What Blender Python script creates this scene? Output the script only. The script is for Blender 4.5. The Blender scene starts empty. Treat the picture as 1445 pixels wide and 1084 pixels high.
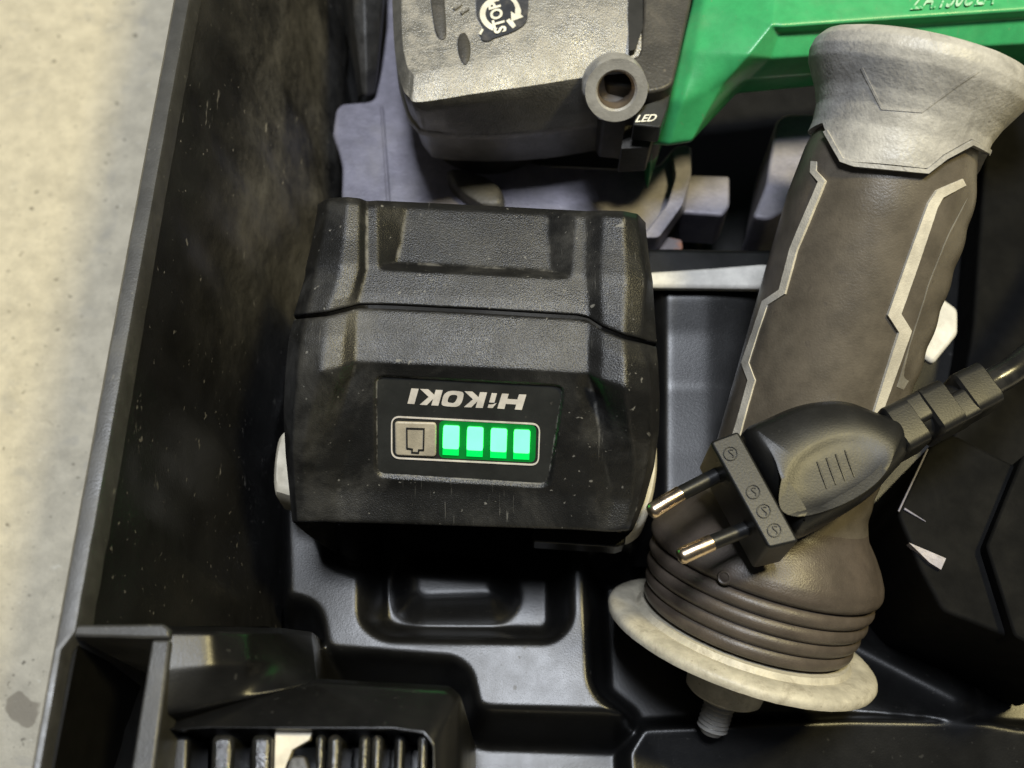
import bpy, math
import numpy as np

# ------------------------------------------------------------------ camera, world, light
scene = bpy.context.scene
TILT = math.radians(24.0)
FPX = 1549.0                                   # focal length in photograph pixels (1445 wide)
AIM = np.array([0.0, 0.0, 0.09])
VIEW = np.array([0.0, math.sin(TILT), -math.cos(TILT)])
CAM = AIM - 0.24 * VIEW

cam_data = bpy.data.cameras.new("camera")
cam_data.sensor_width = 36.0
cam_data.lens = FPX / 1445.0 * 36.0
cam_data.clip_start = 0.005
cam_data.clip_end = 50.0
cam_data.dof.use_dof = True
cam_data.dof.focus_distance = 0.238
cam_data.dof.aperture_fstop = 15.0
cam = bpy.data.objects.new("camera", cam_data)
cam.location = CAM
cam.rotation_euler = (TILT, 0, 0)
scene.collection.objects.link(cam)
scene.camera = cam

world = bpy.data.worlds.new("World")
scene.world = world
world.use_nodes = True
world.node_tree.nodes["Background"].inputs["Color"].default_value = (0.80, 0.86, 1.0, 1)
world.node_tree.nodes["Background"].inputs["Strength"].default_value = 0.05


def area(name, loc, target, size, size_y, power, color):
    d = bpy.data.lights.new(name, 'AREA')
    d.shape = 'RECTANGLE'
    d.size, d.size_y = size, size_y
    d.energy = power
    d.color = color
    o = bpy.data.objects.new(name, d)
    o.location = loc
    v = np.array(target, float) - np.array(loc, float)
    from mathutils import Vector
    o.rotation_euler = Vector(v).to_track_quat('-Z', 'Y').to_euler()
    scene.collection.objects.link(o)
    return o


# warm workshop lamp high on the right, cool ceiling tube overhead
area("warm_lamp", (0.52, 0.16, 1.18), (0, 0, 0.05), 0.13, 0.13, 12.0, (1.0, 0.85, 0.42))
area("ceiling_tube", (-0.03, 0.14, 1.75), (0, 0, 0.05), 0.30, 0.34, 27.0, (0.92, 0.97, 1.06))

scene.view_settings.view_transform = 'Standard'
scene.view_settings.look = 'None'
scene.view_settings.exposure = 0.0
scene.view_settings.gamma = 1.0
scene.view_settings.use_curve_mapping = False
scene.render.engine = 'CYCLES'
scene.cycles.use_denoising = True
scene.cycles.max_bounces = 8

# ------------------------------------------------------------------ helpers
CT, ST = math.cos(TILT), math.sin(TILT)
rng = np.random.default_rng(7)


def ray(px, py):
    d0, d1 = (px - 722.5) / FPX, -(py - 542.0) / FPX
    w = np.array([d0, CT * d1 + ST, ST * d1 - CT])
    return w / np.linalg.norm(w)


def at(px, py, z):
    w = ray(px, py)
    return CAM + w * (z - CAM[2]) / w[2]


def proj(p):
    v = np.asarray(p, float) - CAM
    x, y, z = v[0], CT * v[1] + ST * v[2], -ST * v[1] + CT * v[2]
    return 722.5 + FPX * x / -z, 542.0 - FPX * y / -z


def unit(v):
    v = np.asarray(v, float)
    return v / np.linalg.norm(v)


def empty(name, base, label=None, category=None, group=None):
    o = bpy.data.objects.new(name, None)
    o.empty_display_size = 0.02
    o.location = base
    scene.collection.objects.link(o)
    if label:
        o["label"] = label
    if category:
        o["category"] = category
    if group:
        o["group"] = group
    return o


def world_loc(o):
    l = np.zeros(3)
    while o is not None:
        l = l + np.array(o.location)
        o = o.parent
    return l


def obj(name, verts, faces, mats, parent=None, smooth=True, angle=40, bevel=0.0, seg=2, label=None,
        slots=None, kind=None):
    """world-space verts -> one mesh object, a child of parent (origin at the parent's base)"""
    V = np.asarray(verts, float)
    if parent is not None:
        V = V - world_loc(parent)
    me = bpy.data.meshes.new(name)
    me.from_pydata([tuple(v) for v in V], [], [tuple(int(i) for i in f) for f in faces])
    me.validate()
    if not isinstance(mats, (list, tuple)):
        mats = [mats]
    for m in mats:
        me.materials.append(m)
    if slots is not None:
        for p, s in zip(me.polygons, slots):
            p.material_index = s
    if smooth:
        me.polygons.foreach_set("use_smooth", [True] * len(me.polygons))
        if angle < 180:
            me.set_sharp_from_angle(angle=math.radians(angle))
    o = bpy.data.objects.new(name, me)
    scene.collection.objects.link(o)
    if parent is not None:
        o.parent = parent
    if bevel > 0:
        b = o.modifiers.new("bevel", 'BEVEL')
        b.width = bevel
        b.segments = seg
        b.limit_method = 'ANGLE'
        b.angle_limit = math.radians(35)
        b.harden_normals = False
    if label:
        o["label"] = label
    if kind:
        o["kind"] = kind
    return o


def grid_faces(nv, nu, close_u=False):
    f = []
    for j in range(nv - 1):
        for i in range(nu if close_u else nu - 1):
            i2 = (i + 1) % nu
            f.append((j * nu + i, j * nu + i2, (j + 1) * nu + i2, (j + 1) * nu + i))
    return f


def densify(P, spacing, axis):
    P = np.moveaxis(np.asarray(P, float), axis, 0)
    out = [P[0]]
    for a, b in zip(P[:-1], P[1:]):
        k = max(1, int(math.ceil(np.linalg.norm(b - a, axis=-1).max() / spacing)))
        for s in range(1, k + 1):
            out.append(a + (b - a) * s / k)
    return np.moveaxis(np.array(out), 0, axis)


def blur(P, n, axis):
    P = np.moveaxis(P, axis, 0).copy()
    for _ in range(n):
        Q = P.copy()
        Q[1:-1] = 0.25 * P[:-2] + 0.5 * P[1:-1] + 0.25 * P[2:]
        P = Q
    return np.moveaxis(P, 0, axis)


def soft_patch(ctrl, spacing=0.0006, nb=6):
    """control grid [rows][cols] of points -> dense grid with rounded creases"""
    P = np.array(ctrl, float)
    P = densify(densify(P, spacing, 0), spacing, 1)
    return blur(blur(P, nb, 0), nb, 1)


def patch_normals(P):
    du = np.gradient(P, axis=1)
    dv = np.gradient(P, axis=0)
    n = np.cross(du, dv)
    n /= np.linalg.norm(n, axis=-1, keepdims=True) + 1e-12
    n[n[..., 2].mean() < 0] *= 1
    if n[..., 2].mean() < 0:
        n = -n
    return n


def patch_obj(name, P, mats, parent, angle=180, **kw):
    nv, nu = P.shape[:2]
    return obj(name, P.reshape(-1, 3), grid_faces(nv, nu), mats, parent, angle=angle, **kw)


def loft(loops, cap0=True, cap1=True):
    n = len(loops[0])
    V = np.concatenate([np.asarray(l, float) for l in loops])
    F = []
    for k in range(len(loops) - 1):
        for i in range(n):
            j = (i + 1) % n
            F.append((k * n + i, k * n + j, (k + 1) * n + j, (k + 1) * n + i))
    if cap0:
        F.append(tuple(range(n - 1, -1, -1)))
    if cap1:
        F.append(tuple((len(loops) - 1) * n + i for i in range(n)))
    return V, F


def join(*vf):
    V, F, o = [], [], 0
    for v, f in vf:
        V.append(np.asarray(v, float))
        F += [tuple(i + o for i in q) for q in f]
        o += len(v)
    return np.concatenate(V), F


def smooth_closed(pts, n=6):
    """closed Catmull-Rom through 2-D or 3-D points"""
    P = np.asarray(pts, float)
    m = len(P)
    out = []
    for i in range(m):
        p0, p1, p2, p3 = P[i - 1], P[i], P[(i + 1) % m], P[(i + 2) % m]
        for s in range(n):
            t = s / n
            out.append(0.5 * (2 * p1 + (p2 - p0) * t + (2 * p0 - 5 * p1 + 4 * p2 - p3) * t * t
                              + (3 * p1 - p0 - 3 * p2 + p3) * t ** 3))
    return np.array(out)


def smooth_open(pts, n=8):
    P = np.asarray(pts, float)
    P = np.vstack([2 * P[0] - P[1], P, 2 * P[-1] - P[-2]])
    out = []
    for i in range(1, len(P) - 2):
        p0, p1, p2, p3 = P[i - 1:i + 3]
        for s in range(n):
            t = s / n
            out.append(0.5 * (2 * p1 + (p2 - p0) * t + (2 * p0 - 5 * p1 + 4 * p2 - p3) * t * t
                              + (3 * p1 - p0 - 3 * p2 + p3) * t ** 3))
    out.append(P[-2])
    return np.array(out)


def round_poly(pts, r, n=5):
    """round the corners of a 2-D polygon"""
    P = np.asarray(pts, float)
    out = []
    for i in range(len(P)):
        a, b, c = P[i - 1], P[i], P[(i + 1) % len(P)]
        u, v = a - b, c - b
        lu, lv = np.linalg.norm(u), np.linalg.norm(v)
        rr = min(r, lu * 0.45, lv * 0.45)
        p, q = b + u / lu * rr, b + v / lv * rr
        for s in range(n + 1):
            t = s / n
            out.append((1 - t) ** 2 * p + 2 * t * (1 - t) * b + t * t * q)
    return np.array(out)


def ccw(P):
    P = np.asarray(P, float)
    a = np.sum(P[:, 0] * np.roll(P[:, 1], -1) - np.roll(P[:, 0], -1) * P[:, 1])
    return P if a > 0 else P[::-1]


def inset(P, d):
    """offset a ccw closed 2-D outline inwards by d"""
    P = np.asarray(P, float)
    a = P - np.roll(P, 1, 0)
    b = np.roll(P, -1, 0) - P
    t = a / (np.linalg.norm(a, axis=1, keepdims=True) + 1e-12) + b / (np.linalg.norm(b, axis=1, keepdims=True) + 1e-12)
    t /= np.linalg.norm(t, axis=1, keepdims=True) + 1e-12
    nrm = np.stack([-t[:, 1], t[:, 0]], 1)
    return P + nrm * d


def px_outline(pts, z):
    return ccw(np.array([at(x, y, z)[:2] for x, y in pts]))


def pillow(pts, z, levels, n=6, smooth=True):
    """outline given on the photograph at height z, lofted through (height, inset) levels"""
    o = px_outline(pts, z)
    if smooth:
        o = ccw(smooth_closed(o, n))
    loops = []
    for h, d in levels:
        c = o.mean(0)
        rm = np.linalg.norm(o - c, axis=1).mean()
        q = c + (o - c) * max(0.05, 1 - d / rm)
        loops.append(np.column_stack([q, np.full(len(q), h)]))
    return loft(loops)


def slab(pts, z, thick, r_px=0, n=4):
    p = round_poly(pts, r_px, n) if r_px else np.asarray(pts, float)
    o = px_outline(p, z)
    return loft([np.column_stack([o, np.full(len(o), z - thick)]), np.column_stack([o, np.full(len(o), z)])])


def frame_from(axis, up=(0, 0, 1)):
    ez = unit(axis)
    up = np.asarray(up, float)
    if abs(ez @ unit(up)) > 0.98:
        up = np.array([1.0, 0, 0])
    ex = unit(np.cross(up, ez))
    ey = np.cross(ez, ex)
    return ex, ey, ez


def lathe(o, axis, prof, n=64, caps=True):
    """prof: (distance along axis, radius)"""
    ex, ey, ez = frame_from(axis)
    th = np.linspace(0, 2 * math.pi, n, endpoint=False)
    ring = np.outer(np.cos(th), ex) + np.outer(np.sin(th), ey)
    loops = [np.asarray(o) + ez * t + ring * r for t, r in prof]
    return loft(loops, caps, caps)


def tube(path, r, n=16, caps=True, flat=1.0):
    P = np.asarray(path, float)
    rr = np.full(len(P), r) if np.isscalar(r) else np.asarray(r, float)
    T = np.gradient(P, axis=0)
    up = np.array([0.0, 0.0, 1.0])
    loops = []
    th = np.linspace(0, 2 * math.pi, n, endpoint=False)
    for p, t, q in zip(P, T, rr):
        ex, ey, ez = frame_from(t, up)
        loops.append(p + q * (np.outer(np.cos(th), ex) + flat * np.outer(np.sin(th), ey)))
    return loft(loops, caps, caps)


def box(c, ex, ey, ez, sx, sy, sz):
    c = np.asarray(c, float)
    V = [c + ex * sx * a + ey * sy * b + ez * sz * d for d in (-.5, .5) for a, b in ((-.5, -.5), (.5, -.5), (.5, .5), (-.5, .5))]
    F = [(3, 2, 1, 0), (4, 5, 6, 7), (0, 1, 5, 4), (1, 2, 6, 5), (2, 3, 7, 6), (3, 0, 4, 7)]
    return np.array(V), F


def sdf_poly(X, Y, poly):
    """signed distance to a polygon, negative inside"""
    P = np.asarray(poly, float)
    d = np.full(X.shape, 1e9)
    inside = np.zeros(X.shape, bool)
    for a, b in zip(P, np.roll(P, -1, 0)):
        e = b - a
        wx, wy = X - a[0], Y - a[1]
        h = np.clip((wx * e[0] + wy * e[1]) / (e @ e + 1e-15), 0, 1)
        d = np.minimum(d, (wx - e[0] * h) ** 2 + (wy - e[1] * h) ** 2)
        c = ((a[1] <= Y) & (b[1] > Y)) | ((b[1] <= Y) & (a[1] > Y))
        xi = a[0] + (Y - a[1]) / (e[1] + 1e-15) * e[0]
        inside ^= c & (X < xi)
    d = np.sqrt(d)
    return np.where(inside, -d, d)


def sstep(x):
    x = np.clip(x, 0, 1)
    return x * x * (3 - 2 * x)


# ------------------------------------------------------------------ materials
def material(name, base, rough=0.5, metallic=0.0, dust=(0.30, 0.28, 0.24), dust_amt=0.25, dust_scale=45.0,
             dust_lo=0.50, dust_hi=0.78, speck=0.0, speck_scale=900.0, scratch=0.0, bump=0.15, bump_scale=2600.0,
             spec=0.5, var=0.2, stretch=(1, 1, 1), emit=None, emit_strength=0.0, coat=0.0, rust=0.0,
             rust_col=(0.28, 0.11, 0.045), dirt_rough=0.25, coarse=0.25, shade_wear=None, edge=0.0, swirl=0.4, grain=0.68, rvar=0.07):
    m = bpy.data.materials.new(name)
    m.use_nodes = True
    nt = m.node_tree
    N, L = nt.nodes, nt.links
    b = N["Principled BSDF"]
    b.inputs["Metallic"].default_value = metallic
    b.inputs["Specular IOR Level"].default_value = spec
    b.inputs["Coat Weight"].default_value = coat
    b.inputs["Coat Roughness"].default_value = 0.2
    tc = N.new("ShaderNodeTexCoord")
    mp = N.new("ShaderNodeMapping")
    mp.inputs["Scale"].default_value = stretch
    L.new(tc.outputs["Object"], mp.inputs["Vector"])

    def noise(scale, detail=6, rg=0.6, vec=mp.outputs["Vector"], dist=0.0):
        t = N.new("ShaderNodeTexNoise")
        t.inputs["Scale"].default_value = scale
        t.inputs["Detail"].default_value = detail
        t.inputs["Roughness"].default_value = rg
        t.inputs["Distortion"].default_value = dist
        L.new(vec, t.inputs["Vector"])
        return t.outputs["Fac"]

    def rng_(v, lo, hi, a, c):
        r = N.new("ShaderNodeMapRange")
        r.interpolation_type = 'SMOOTHSTEP'
        for k, x in zip(("From Min", "From Max", "To Min", "To Max"), (lo, hi, a, c)):
            r.inputs[k].default_value = x
        L.new(v, r.inputs["Value"])
        return r.outputs["Result"]

    def math_(op, a, c):
        q = N.new("ShaderNodeMath")
        q.operation = op
        for k, x in enumerate((a, c)):
            if isinstance(x, (int, float)):
                q.inputs[k].default_value = x
            else:
                L.new(x, q.inputs[k])
        return q.outputs[0]

    def mix(fac, a, c):
        q = N.new("ShaderNodeMix")
        q.data_type = 'RGBA'
        L.new(fac, q.inputs["Factor"])
        for k, x in ((6, a), (7, c)):
            if isinstance(x, tuple):
                q.inputs[k].default_value = (*x, 1)
            else:
                L.new(x, q.inputs[k])
        return q.outputs[2]

    lo = tuple(c * (1 - var) for c in base)
    hi = tuple(min(1, c * (1 + var)) for c in base)
    col = mix(rng_(noise(160, 8, 0.65), 0.3, 0.7, 0, 1), lo, hi)
    mask = rng_(noise(dust_scale, 11, grain, dist=swirl), dust_lo, dust_hi, 0, dust_amt)
    if shade_wear:                                   # near-end shade painted in as thinner dust; real dust gathers low
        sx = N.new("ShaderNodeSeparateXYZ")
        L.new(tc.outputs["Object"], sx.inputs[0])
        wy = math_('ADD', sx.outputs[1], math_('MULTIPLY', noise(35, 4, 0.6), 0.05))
        mask = math_('MULTIPLY', mask, rng_(wy, shade_wear[0] + 0.025, shade_wear[1] + 0.025, shade_wear[2], 1.0))
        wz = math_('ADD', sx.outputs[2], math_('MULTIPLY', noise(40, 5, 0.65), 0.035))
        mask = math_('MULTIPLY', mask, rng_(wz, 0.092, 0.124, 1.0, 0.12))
    if edge > 0:                               # rubbed corners
        ge = N.new("ShaderNodeNewGeometry")
        e_ = rng_(ge.outputs["Pointiness"], 0.503, 0.526, 0, edge)
        e_ = math_('MULTIPLY', e_, rng_(noise(190, 6, 0.7), 0.42, 0.62, 0, 1))
        mask = math_('MAXIMUM', mask, e_)
    if rust > 0:
        col = mix(rng_(noise(75, 8, 0.7), 0.52, 0.68, 0, rust), col, rust_col)
    if scratch > 0:
        for k, (rz, sx) in enumerate(((0.5, 14), (-0.9, 18), (1.35, 16))):
            mp2 = N.new("ShaderNodeMapping")
            mp2.inputs["Rotation"].default_value = (0.3 * k, 0.4 - 0.3 * k, rz)
            mp2.inputs["Scale"].default_value = (sx, 1, 1)
            L.new(tc.outputs["Object"], mp2.inputs["Vector"])
            s = rng_(noise(110, 3, 0.5, mp2.outputs["Vector"]), 0.69, 0.76, 0, scratch)
            gate = rng_(noise(38, 2, 0.5), 0.5, 0.6, 0, 1)
            mask = math_('MAXIMUM', mask, math_('MULTIPLY', s, gate))
    if speck > 0:
        s = rng_(noise(speck_scale, 2, 0.5), 0.70, 0.76, 0, speck)
        s2 = rng_(noise(speck_scale * 0.4, 2, 0.5), 0.735, 0.77, 0, speck)
        mask = math_('MAXIMUM', mask, math_('MAXIMUM', s, s2))
    col = mix(mask, col, dust)
    L.new(col, b.inputs["Base Color"])
    r = math_('ADD', math_('MULTIPLY', mask, dirt_rough), rng_(noise(120, 6, 0.6), 0.3, 0.7, max(0.02, rough - rvar), rough + rvar))
    L.new(r, b.inputs["Roughness"])
    bm = N.new("ShaderNodeBump")
    bm.inputs["Strength"].default_value = bump
    bm.inputs["Distance"].default_value = 0.0003
    h = math_('ADD', noise(bump_scale, 3, 0.5), math_('MULTIPLY', noise(bump_scale * 0.18, 3, 0.5), coarse))
    L.new(h, bm.inputs["Height"])
    L.new(bm.outputs["Normal"], b.inputs["Normal"])
    if emit:
        b.inputs["Emission Color"].default_value = (*emit, 1)
        b.inputs["Emission Strength"].default_value = emit_strength
    return m


M = {}
M["case"] = material("case_black_plastic", (0.006, 0.006, 0.006), 0.32, dust=(0.08, 0.078, 0.07), dust_amt=0.06,
                     dust_scale=30, speck=0.25, scratch=0.10, bump=0.10, rvar=0.025, spec=0.38)
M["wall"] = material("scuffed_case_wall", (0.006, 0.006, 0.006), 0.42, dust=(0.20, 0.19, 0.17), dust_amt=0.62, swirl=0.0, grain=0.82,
                     dust_scale=48, dust_lo=0.34, dust_hi=0.80, shade_wear=(0.0, 0.055, 0.03), speck=0.5, speck_scale=1000, scratch=0.9, bump=0.2, stretch=(1, 0.6, 1))  # scuffs and dust, fading to black at the near end as painted shade
M["rim"] = material("case_rim_plastic", (0.045, 0.045, 0.044), 0.40, dust=(0.18, 0.175, 0.16), dust_amt=0.35, dust_scale=60,
                    speck=0.5, scratch=0.2, bump=0.15)
M["pocket"] = material("shade_black_plastic", (0.003, 0.003, 0.003), 0.7, dust_amt=0.0, bump=0.05, spec=0.2)  # blacker than the case plastic: the pocket's deep shade painted in
M["shell"] = material("battery_textured_plastic", (0.009, 0.009, 0.0088), 0.36, dust=(0.18, 0.175, 0.16), dust_amt=0.34,
                      dust_scale=42, dust_lo=0.45, dust_hi=0.8, speck=0.75, speck_scale=800, scratch=0.5, bump=0.42,
                      bump_scale=3600, coarse=0.12, edge=0.8)
M["label"] = material("battery_label_film", (0.022, 0.023, 0.022), 0.34, dust_amt=0.06, bump=0.05, speck=0.10)
M["print"] = material("silver_print", (0.62, 0.58, 0.53), 0.35, dust=(0.25, 0.23, 0.2), dust_amt=0.3, dust_scale=300, bump=0.05)
M["button"] = material("champagne_button", (0.40, 0.36, 0.28), 0.40, dust=(0.14, 0.12, 0.09), dust_amt=0.5, dust_scale=160, bump=0.2)
M["ink"] = material("black_ink", (0.012, 0.012, 0.011), 0.5, dust_amt=0.05, bump=0.0)
M["cream"] = material("cream_plastic", (0.60, 0.55, 0.43), 0.5, dust=(0.22, 0.18, 0.12), dust_amt=0.5, dust_scale=110, bump=0.1)
M["led_core"] = material("led_core", (0.1, 0.6, 0.3), 0.3, dust_amt=0, bump=0, emit=(0.05, 1.0, 0.12), emit_strength=5.0)
M["led_edge"] = material("led_edge", (0.0, 0.4, 0.1), 0.3, dust_amt=0, bump=0, emit=(0.0, 1.0, 0.065), emit_strength=0.75)
M["window"] = material("lit_light_window", (0.002, 0.05, 0.012), 0.3, dust_amt=0, bump=0, emit=(0.0, 1.0, 0.1), emit_strength=0.16)
M["cast"] = material("grey_cast_metal", (0.19, 0.185, 0.168), 0.34, metallic=0.45, dust=(0.34, 0.32, 0.28), dust_amt=0.32, grain=0.78, swirl=0.0,
                     dust_scale=70, dust_lo=0.4, dust_hi=0.75, speck=0.6, speck_scale=900, scratch=0.35, bump=0.6, bump_scale=2400, edge=0.7)
M["dark_cast"] = material("charcoal_cast_metal", (0.05, 0.047, 0.041), 0.5, metallic=0.2, dust=(0.22, 0.19, 0.15), dust_amt=0.35,
                          dust_scale=60, speck=0.35, scratch=0.15, bump=0.4, bump_scale=1500)
M["steel"] = material("worn_steel", (0.42, 0.41, 0.385), 0.34, metallic=0.3, dust=(0.10, 0.085, 0.065), dust_amt=0.6, dust_scale=130,
                      speck=0.2, scratch=0.2, bump=0.3)
M["bore"] = material("dark_thread", (0.24, 0.19, 0.14), 0.4, metallic=0.7, dust_amt=0.3, bump=0.3)
M["guard"] = material("violet_grey_guard_steel", (0.22, 0.21, 0.25), 0.50, metallic=0.25, dust=(0.33, 0.31, 0.30), dust_amt=0.55,
                      dust_scale=38, dust_lo=0.42, dust_hi=0.72, speck=0.25, scratch=0.15, bump=0.4, bump_scale=1200)
M["rusty"] = material("rusty_steel", (0.16, 0.14, 0.14), 0.6, metallic=0.2, dust_amt=0.2, rust=0.95, rust_col=(0.45, 0.16, 0.055), bump=0.6)
M["green"] = material("green_plastic", (0.045, 0.35, 0.125), 0.34, dust=(0.16, 0.26, 0.13), dust_amt=0.28, dust_scale=42,
                      speck=0.35, scratch=0.3, bump=0.14, var=0.12)
M["green_print"] = material("worn_green_print", (0.42, 0.66, 0.45), 0.45, dust=(0.035, 0.37, 0.115), dust_amt=1.0, dust_scale=420,
                            dust_lo=0.45, dust_hi=0.6, bump=0.2)
M["sticker"] = material("sticker_black", (0.030, 0.033, 0.042), 0.4, dust=(0.2, 0.18, 0.15), dust_amt=0.35, dust_scale=200, bump=0.2)
M["white_print"] = material("white_print", (0.72, 0.70, 0.60), 0.5, dust=(0.3, 0.27, 0.22), dust_amt=0.4, dust_scale=420, bump=0.1)
M["cap"] = material("light_grey_rubber", (0.43, 0.415, 0.38), 0.46, dust=(0.13, 0.12, 0.11), dust_amt=0.5, dust_scale=120,
                    dust_lo=0.45, dust_hi=0.72, grain=0.78, speck=0.6, speck_scale=420, scratch=0.45, bump=0.5, bump_scale=1200)
M["grip"] = material("grey_brown_rubber", (0.105, 0.090, 0.069), 0.34, rvar=0.03, dust=(0.06, 0.049, 0.038), dust_amt=0.25, dust_scale=85,
                     dust_lo=0.42, dust_hi=0.7, grain=0.76, speck=0.5, speck_scale=500, scratch=0.35, bump=0.22, bump_scale=2200)
M["strip"] = material("pale_rubber_strip", (0.58, 0.54, 0.45), 0.5, dust=(0.22, 0.19, 0.14), dust_amt=0.55, dust_scale=75, bump=0.3)
M["pad"] = material("worn_grey_pad", (0.25, 0.235, 0.20), 0.45, dust=(0.12, 0.095, 0.07), dust_amt=0.5, dust_scale=110, bump=0.2)
M["bellows"] = material("shade_darkened_rubber", (0.075, 0.060, 0.047), 0.42, dust=(0.045, 0.035, 0.028), dust_amt=0.5, dust_scale=50, bump=0.25)  # bellows rubber; on the boss its dark tone paints in blocked light
M["flange"] = material("dirty_cream_nylon", (0.47, 0.435, 0.345), 0.5, dust=(0.17, 0.14, 0.095), dust_amt=0.55, dust_scale=170,
                       dust_lo=0.48, dust_hi=0.70, grain=0.8, speck=0.5, speck_scale=700, scratch=0.2, bump=0.35, bump_scale=1100)
M["plug"] = material("matt_black_pvc", (0.008, 0.008, 0.0078), 0.40, spec=0.38, dust=(0.055, 0.055, 0.053), dust_amt=0.2, dust_scale=55, speck=0.15, bump=0.10, coarse=0.08, rvar=0.03)
M["brass"] = material("nickel_brass", (0.72, 0.57, 0.40), 0.26, metallic=1.0, dust=(0.22, 0.14, 0.08), dust_amt=0.4, dust_scale=160, bump=0.1)
M["cable"] = material("glossy_black_cable", (0.012, 0.012, 0.012), 0.25, dust_amt=0.08, bump=0.05)
M["box"] = material("dark_box_plastic", (0.004, 0.004, 0.004), 0.7, spec=0.08, dust_amt=0.02, bump=0.15)
M["pale"] = material("pale_grey_paint", (0.60, 0.58, 0.53), 0.5, dust=(0.3, 0.27, 0.22), dust_amt=0.4, dust_scale=60, bump=0.2)
M["gloss"] = material("glossy_black_plastic", (0.014, 0.014, 0.013), 0.2, dust=(0.2, 0.17, 0.13), dust_amt=0.3, dust_scale=80, scratch=0.3, speck=0.4, bump=0.3)

# ------------------------------------------------------------------ setting: concrete floor
cm = material("concrete", (0.54, 0.49, 0.37), 0.75, dust=(0.34, 0.31, 0.245), dust_amt=0.65, dust_scale=22, dust_lo=0.45,
              dust_hi=0.7, bump=0.8, bump_scale=1300, coarse=0.9, var=0.12, spec=0.3, grain=0.8)
nt = cm.node_tree
N, L = nt.nodes, nt.links
bs = N["Principled BSDF"]
src = bs.inputs["Base Color"].links[0].from_socket
tc = N.new("ShaderNodeTexCoord")


def cm_mask(scale, lo, hi, amt, colr, src, dist=0.0):
    t = N.new("ShaderNodeTexNoise")
    t.inputs["Scale"].default_value = scale
    t.inputs["Detail"].default_value = 4
    t.inputs["Distortion"].default_value = dist
    L.new(tc.outputs["Object"], t.inputs["Vector"])
    r = N.new("ShaderNodeMapRange")
    for k, x in zip(("From Min", "From Max", "To Min", "To Max"), (lo, hi, 0, amt)):
        r.inputs[k].default_value = x
    L.new(t.outputs["Fac"], r.inputs["Value"])
    q = N.new("ShaderNodeMix")
    q.data_type = 'RGBA'
    L.new(r.outputs["Result"], q.inputs["Factor"])
    L.new(src, q.inputs[6])
    q.inputs[7].default_value = (*colr, 1)
    return q.outputs[2]


src = cm_mask(330, 0.66, 0.72, 0.8, (0.13, 0.115, 0.085), src)
src = cm_mask(520, 0.68, 0.72, 0.8, (0.62, 0.58, 0.46), src)
src = cm_mask(95, 0.70, 0.76, 0.6, (0.22, 0.19, 0.14), src, 1.0)
src = cm_mask(1100, 0.66, 0.71, 0.6, (0.17, 0.15, 0.11), src)
src = cm_mask(45, 0.60, 0.68, 0.35, (0.36, 0.34, 0.29), src, 2.0)
src = cm_mask(210, 0.69, 0.73, 0.7, (0.66, 0.62, 0.50), src)
# one oil stain beside the case corner
stain = at(30, 1000, 0.0)
vm = N.new("ShaderNodeVectorMath")
vm.operation = 'DISTANCE'
tn = N.new("ShaderNodeTexNoise")
tn.inputs["Scale"].default_value = 120
L.new(tc.outputs["Object"], tn.inputs["Vector"])
va = N.new("ShaderNodeVectorMath")
va.operation = 'MULTIPLY_ADD'
va.inputs[1].default_value = (0.014, 0.014, 0.0)
L.new(tn.outputs["Color"], va.inputs[0])
L.new(tc.outputs["Object"], va.inputs[2])
L.new(va.outputs[0], vm.inputs[0])
vm.inputs[1].default_value = (stain[0] + 0.007, stain[1] + 0.007, 0)
mr = N.new("ShaderNodeMapRange")
for k, x in zip(("From Min", "From Max", "To Min", "To Max"), (0.0045, 0.0052, 0.75, 0.0)):
    mr.inputs[k].default_value = x
L.new(vm.outputs["Value"], mr.inputs["Value"])
q = N.new("ShaderNodeMix")
q.data_type = 'RGBA'
L.new(mr.outputs["Result"], q.inputs["Factor"])
L.new(src, q.inputs[6])
q.inputs[7].default_value = (0.22, 0.19, 0.14, 1)
L.new(q.outputs[2], bs.inputs["Base Color"])
fl = obj("floor", [(-1.2, -1.2, 0), (1.2, -1.2, 0), (1.2, 1.2, 0), (-1.2, 1.2, 0)], [(0, 1, 2, 3)], cm, smooth=False)
fl["kind"] = "structure"
fl["label"] = "pale yellowish concrete floor with fine grit"

# ------------------------------------------------------------------ tool case
RIMZ = 0.118
case = empty("tool_case", (0.03, 0.0, 0.0), "open black plastic tool case with scuffed inner walls, filling the picture", "tool case")


def lerp_line(a, b, t):
    return np.array(a, float) + (np.array(b, float) - np.array(a, float)) * t


# left rim: a hollow-topped wall standing on the floor
ro0, ro1 = at(373.6, -700, RIMZ), at(22, 1190, RIMZ)
ri0, ri1 = at(395.4, -700, RIMZ), at(54, 1190, RIMZ)
nseg = 120
loops = []
for s in np.linspace(0, 1, nseg):
    o, i = ro0 + (ro1 - ro0) * s, ri0 + (ri1 - ri0) * s
    w = 0.00010 * math.sin(s * 7) + rng.normal(0, 0.00001)
    o = o + np.array([w, 0, 0])
    if o[1] < at(80, 893, RIMZ)[1]:
        i = np.array([o[0] + 0.0019, i[1], i[2]])
    i = i + np.array([w * 1.3 + rng.normal(0, 0.00002), 0, 0])
    h = np.array([0, 0, 1.0])
    loops.append(np.array([o - h * (RIMZ - 0.001) + np.array([0.006, 0, 0]), o - h * 0.0009, o + np.array([0.0007, 0, 0]),
                           i - np.array([0.0012, 0, 0]) , i - np.array([0.0004, 0, 0.0002]), i - h * 0.0012,
                           i - h * 0.02, i - h * (RIMZ - 0.001) + np.array([0.004, 0, 0])]))
V, F = loft(loops)
obj("rim", V, F, M["rim"], case, angle=50, bevel=0)

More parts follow.
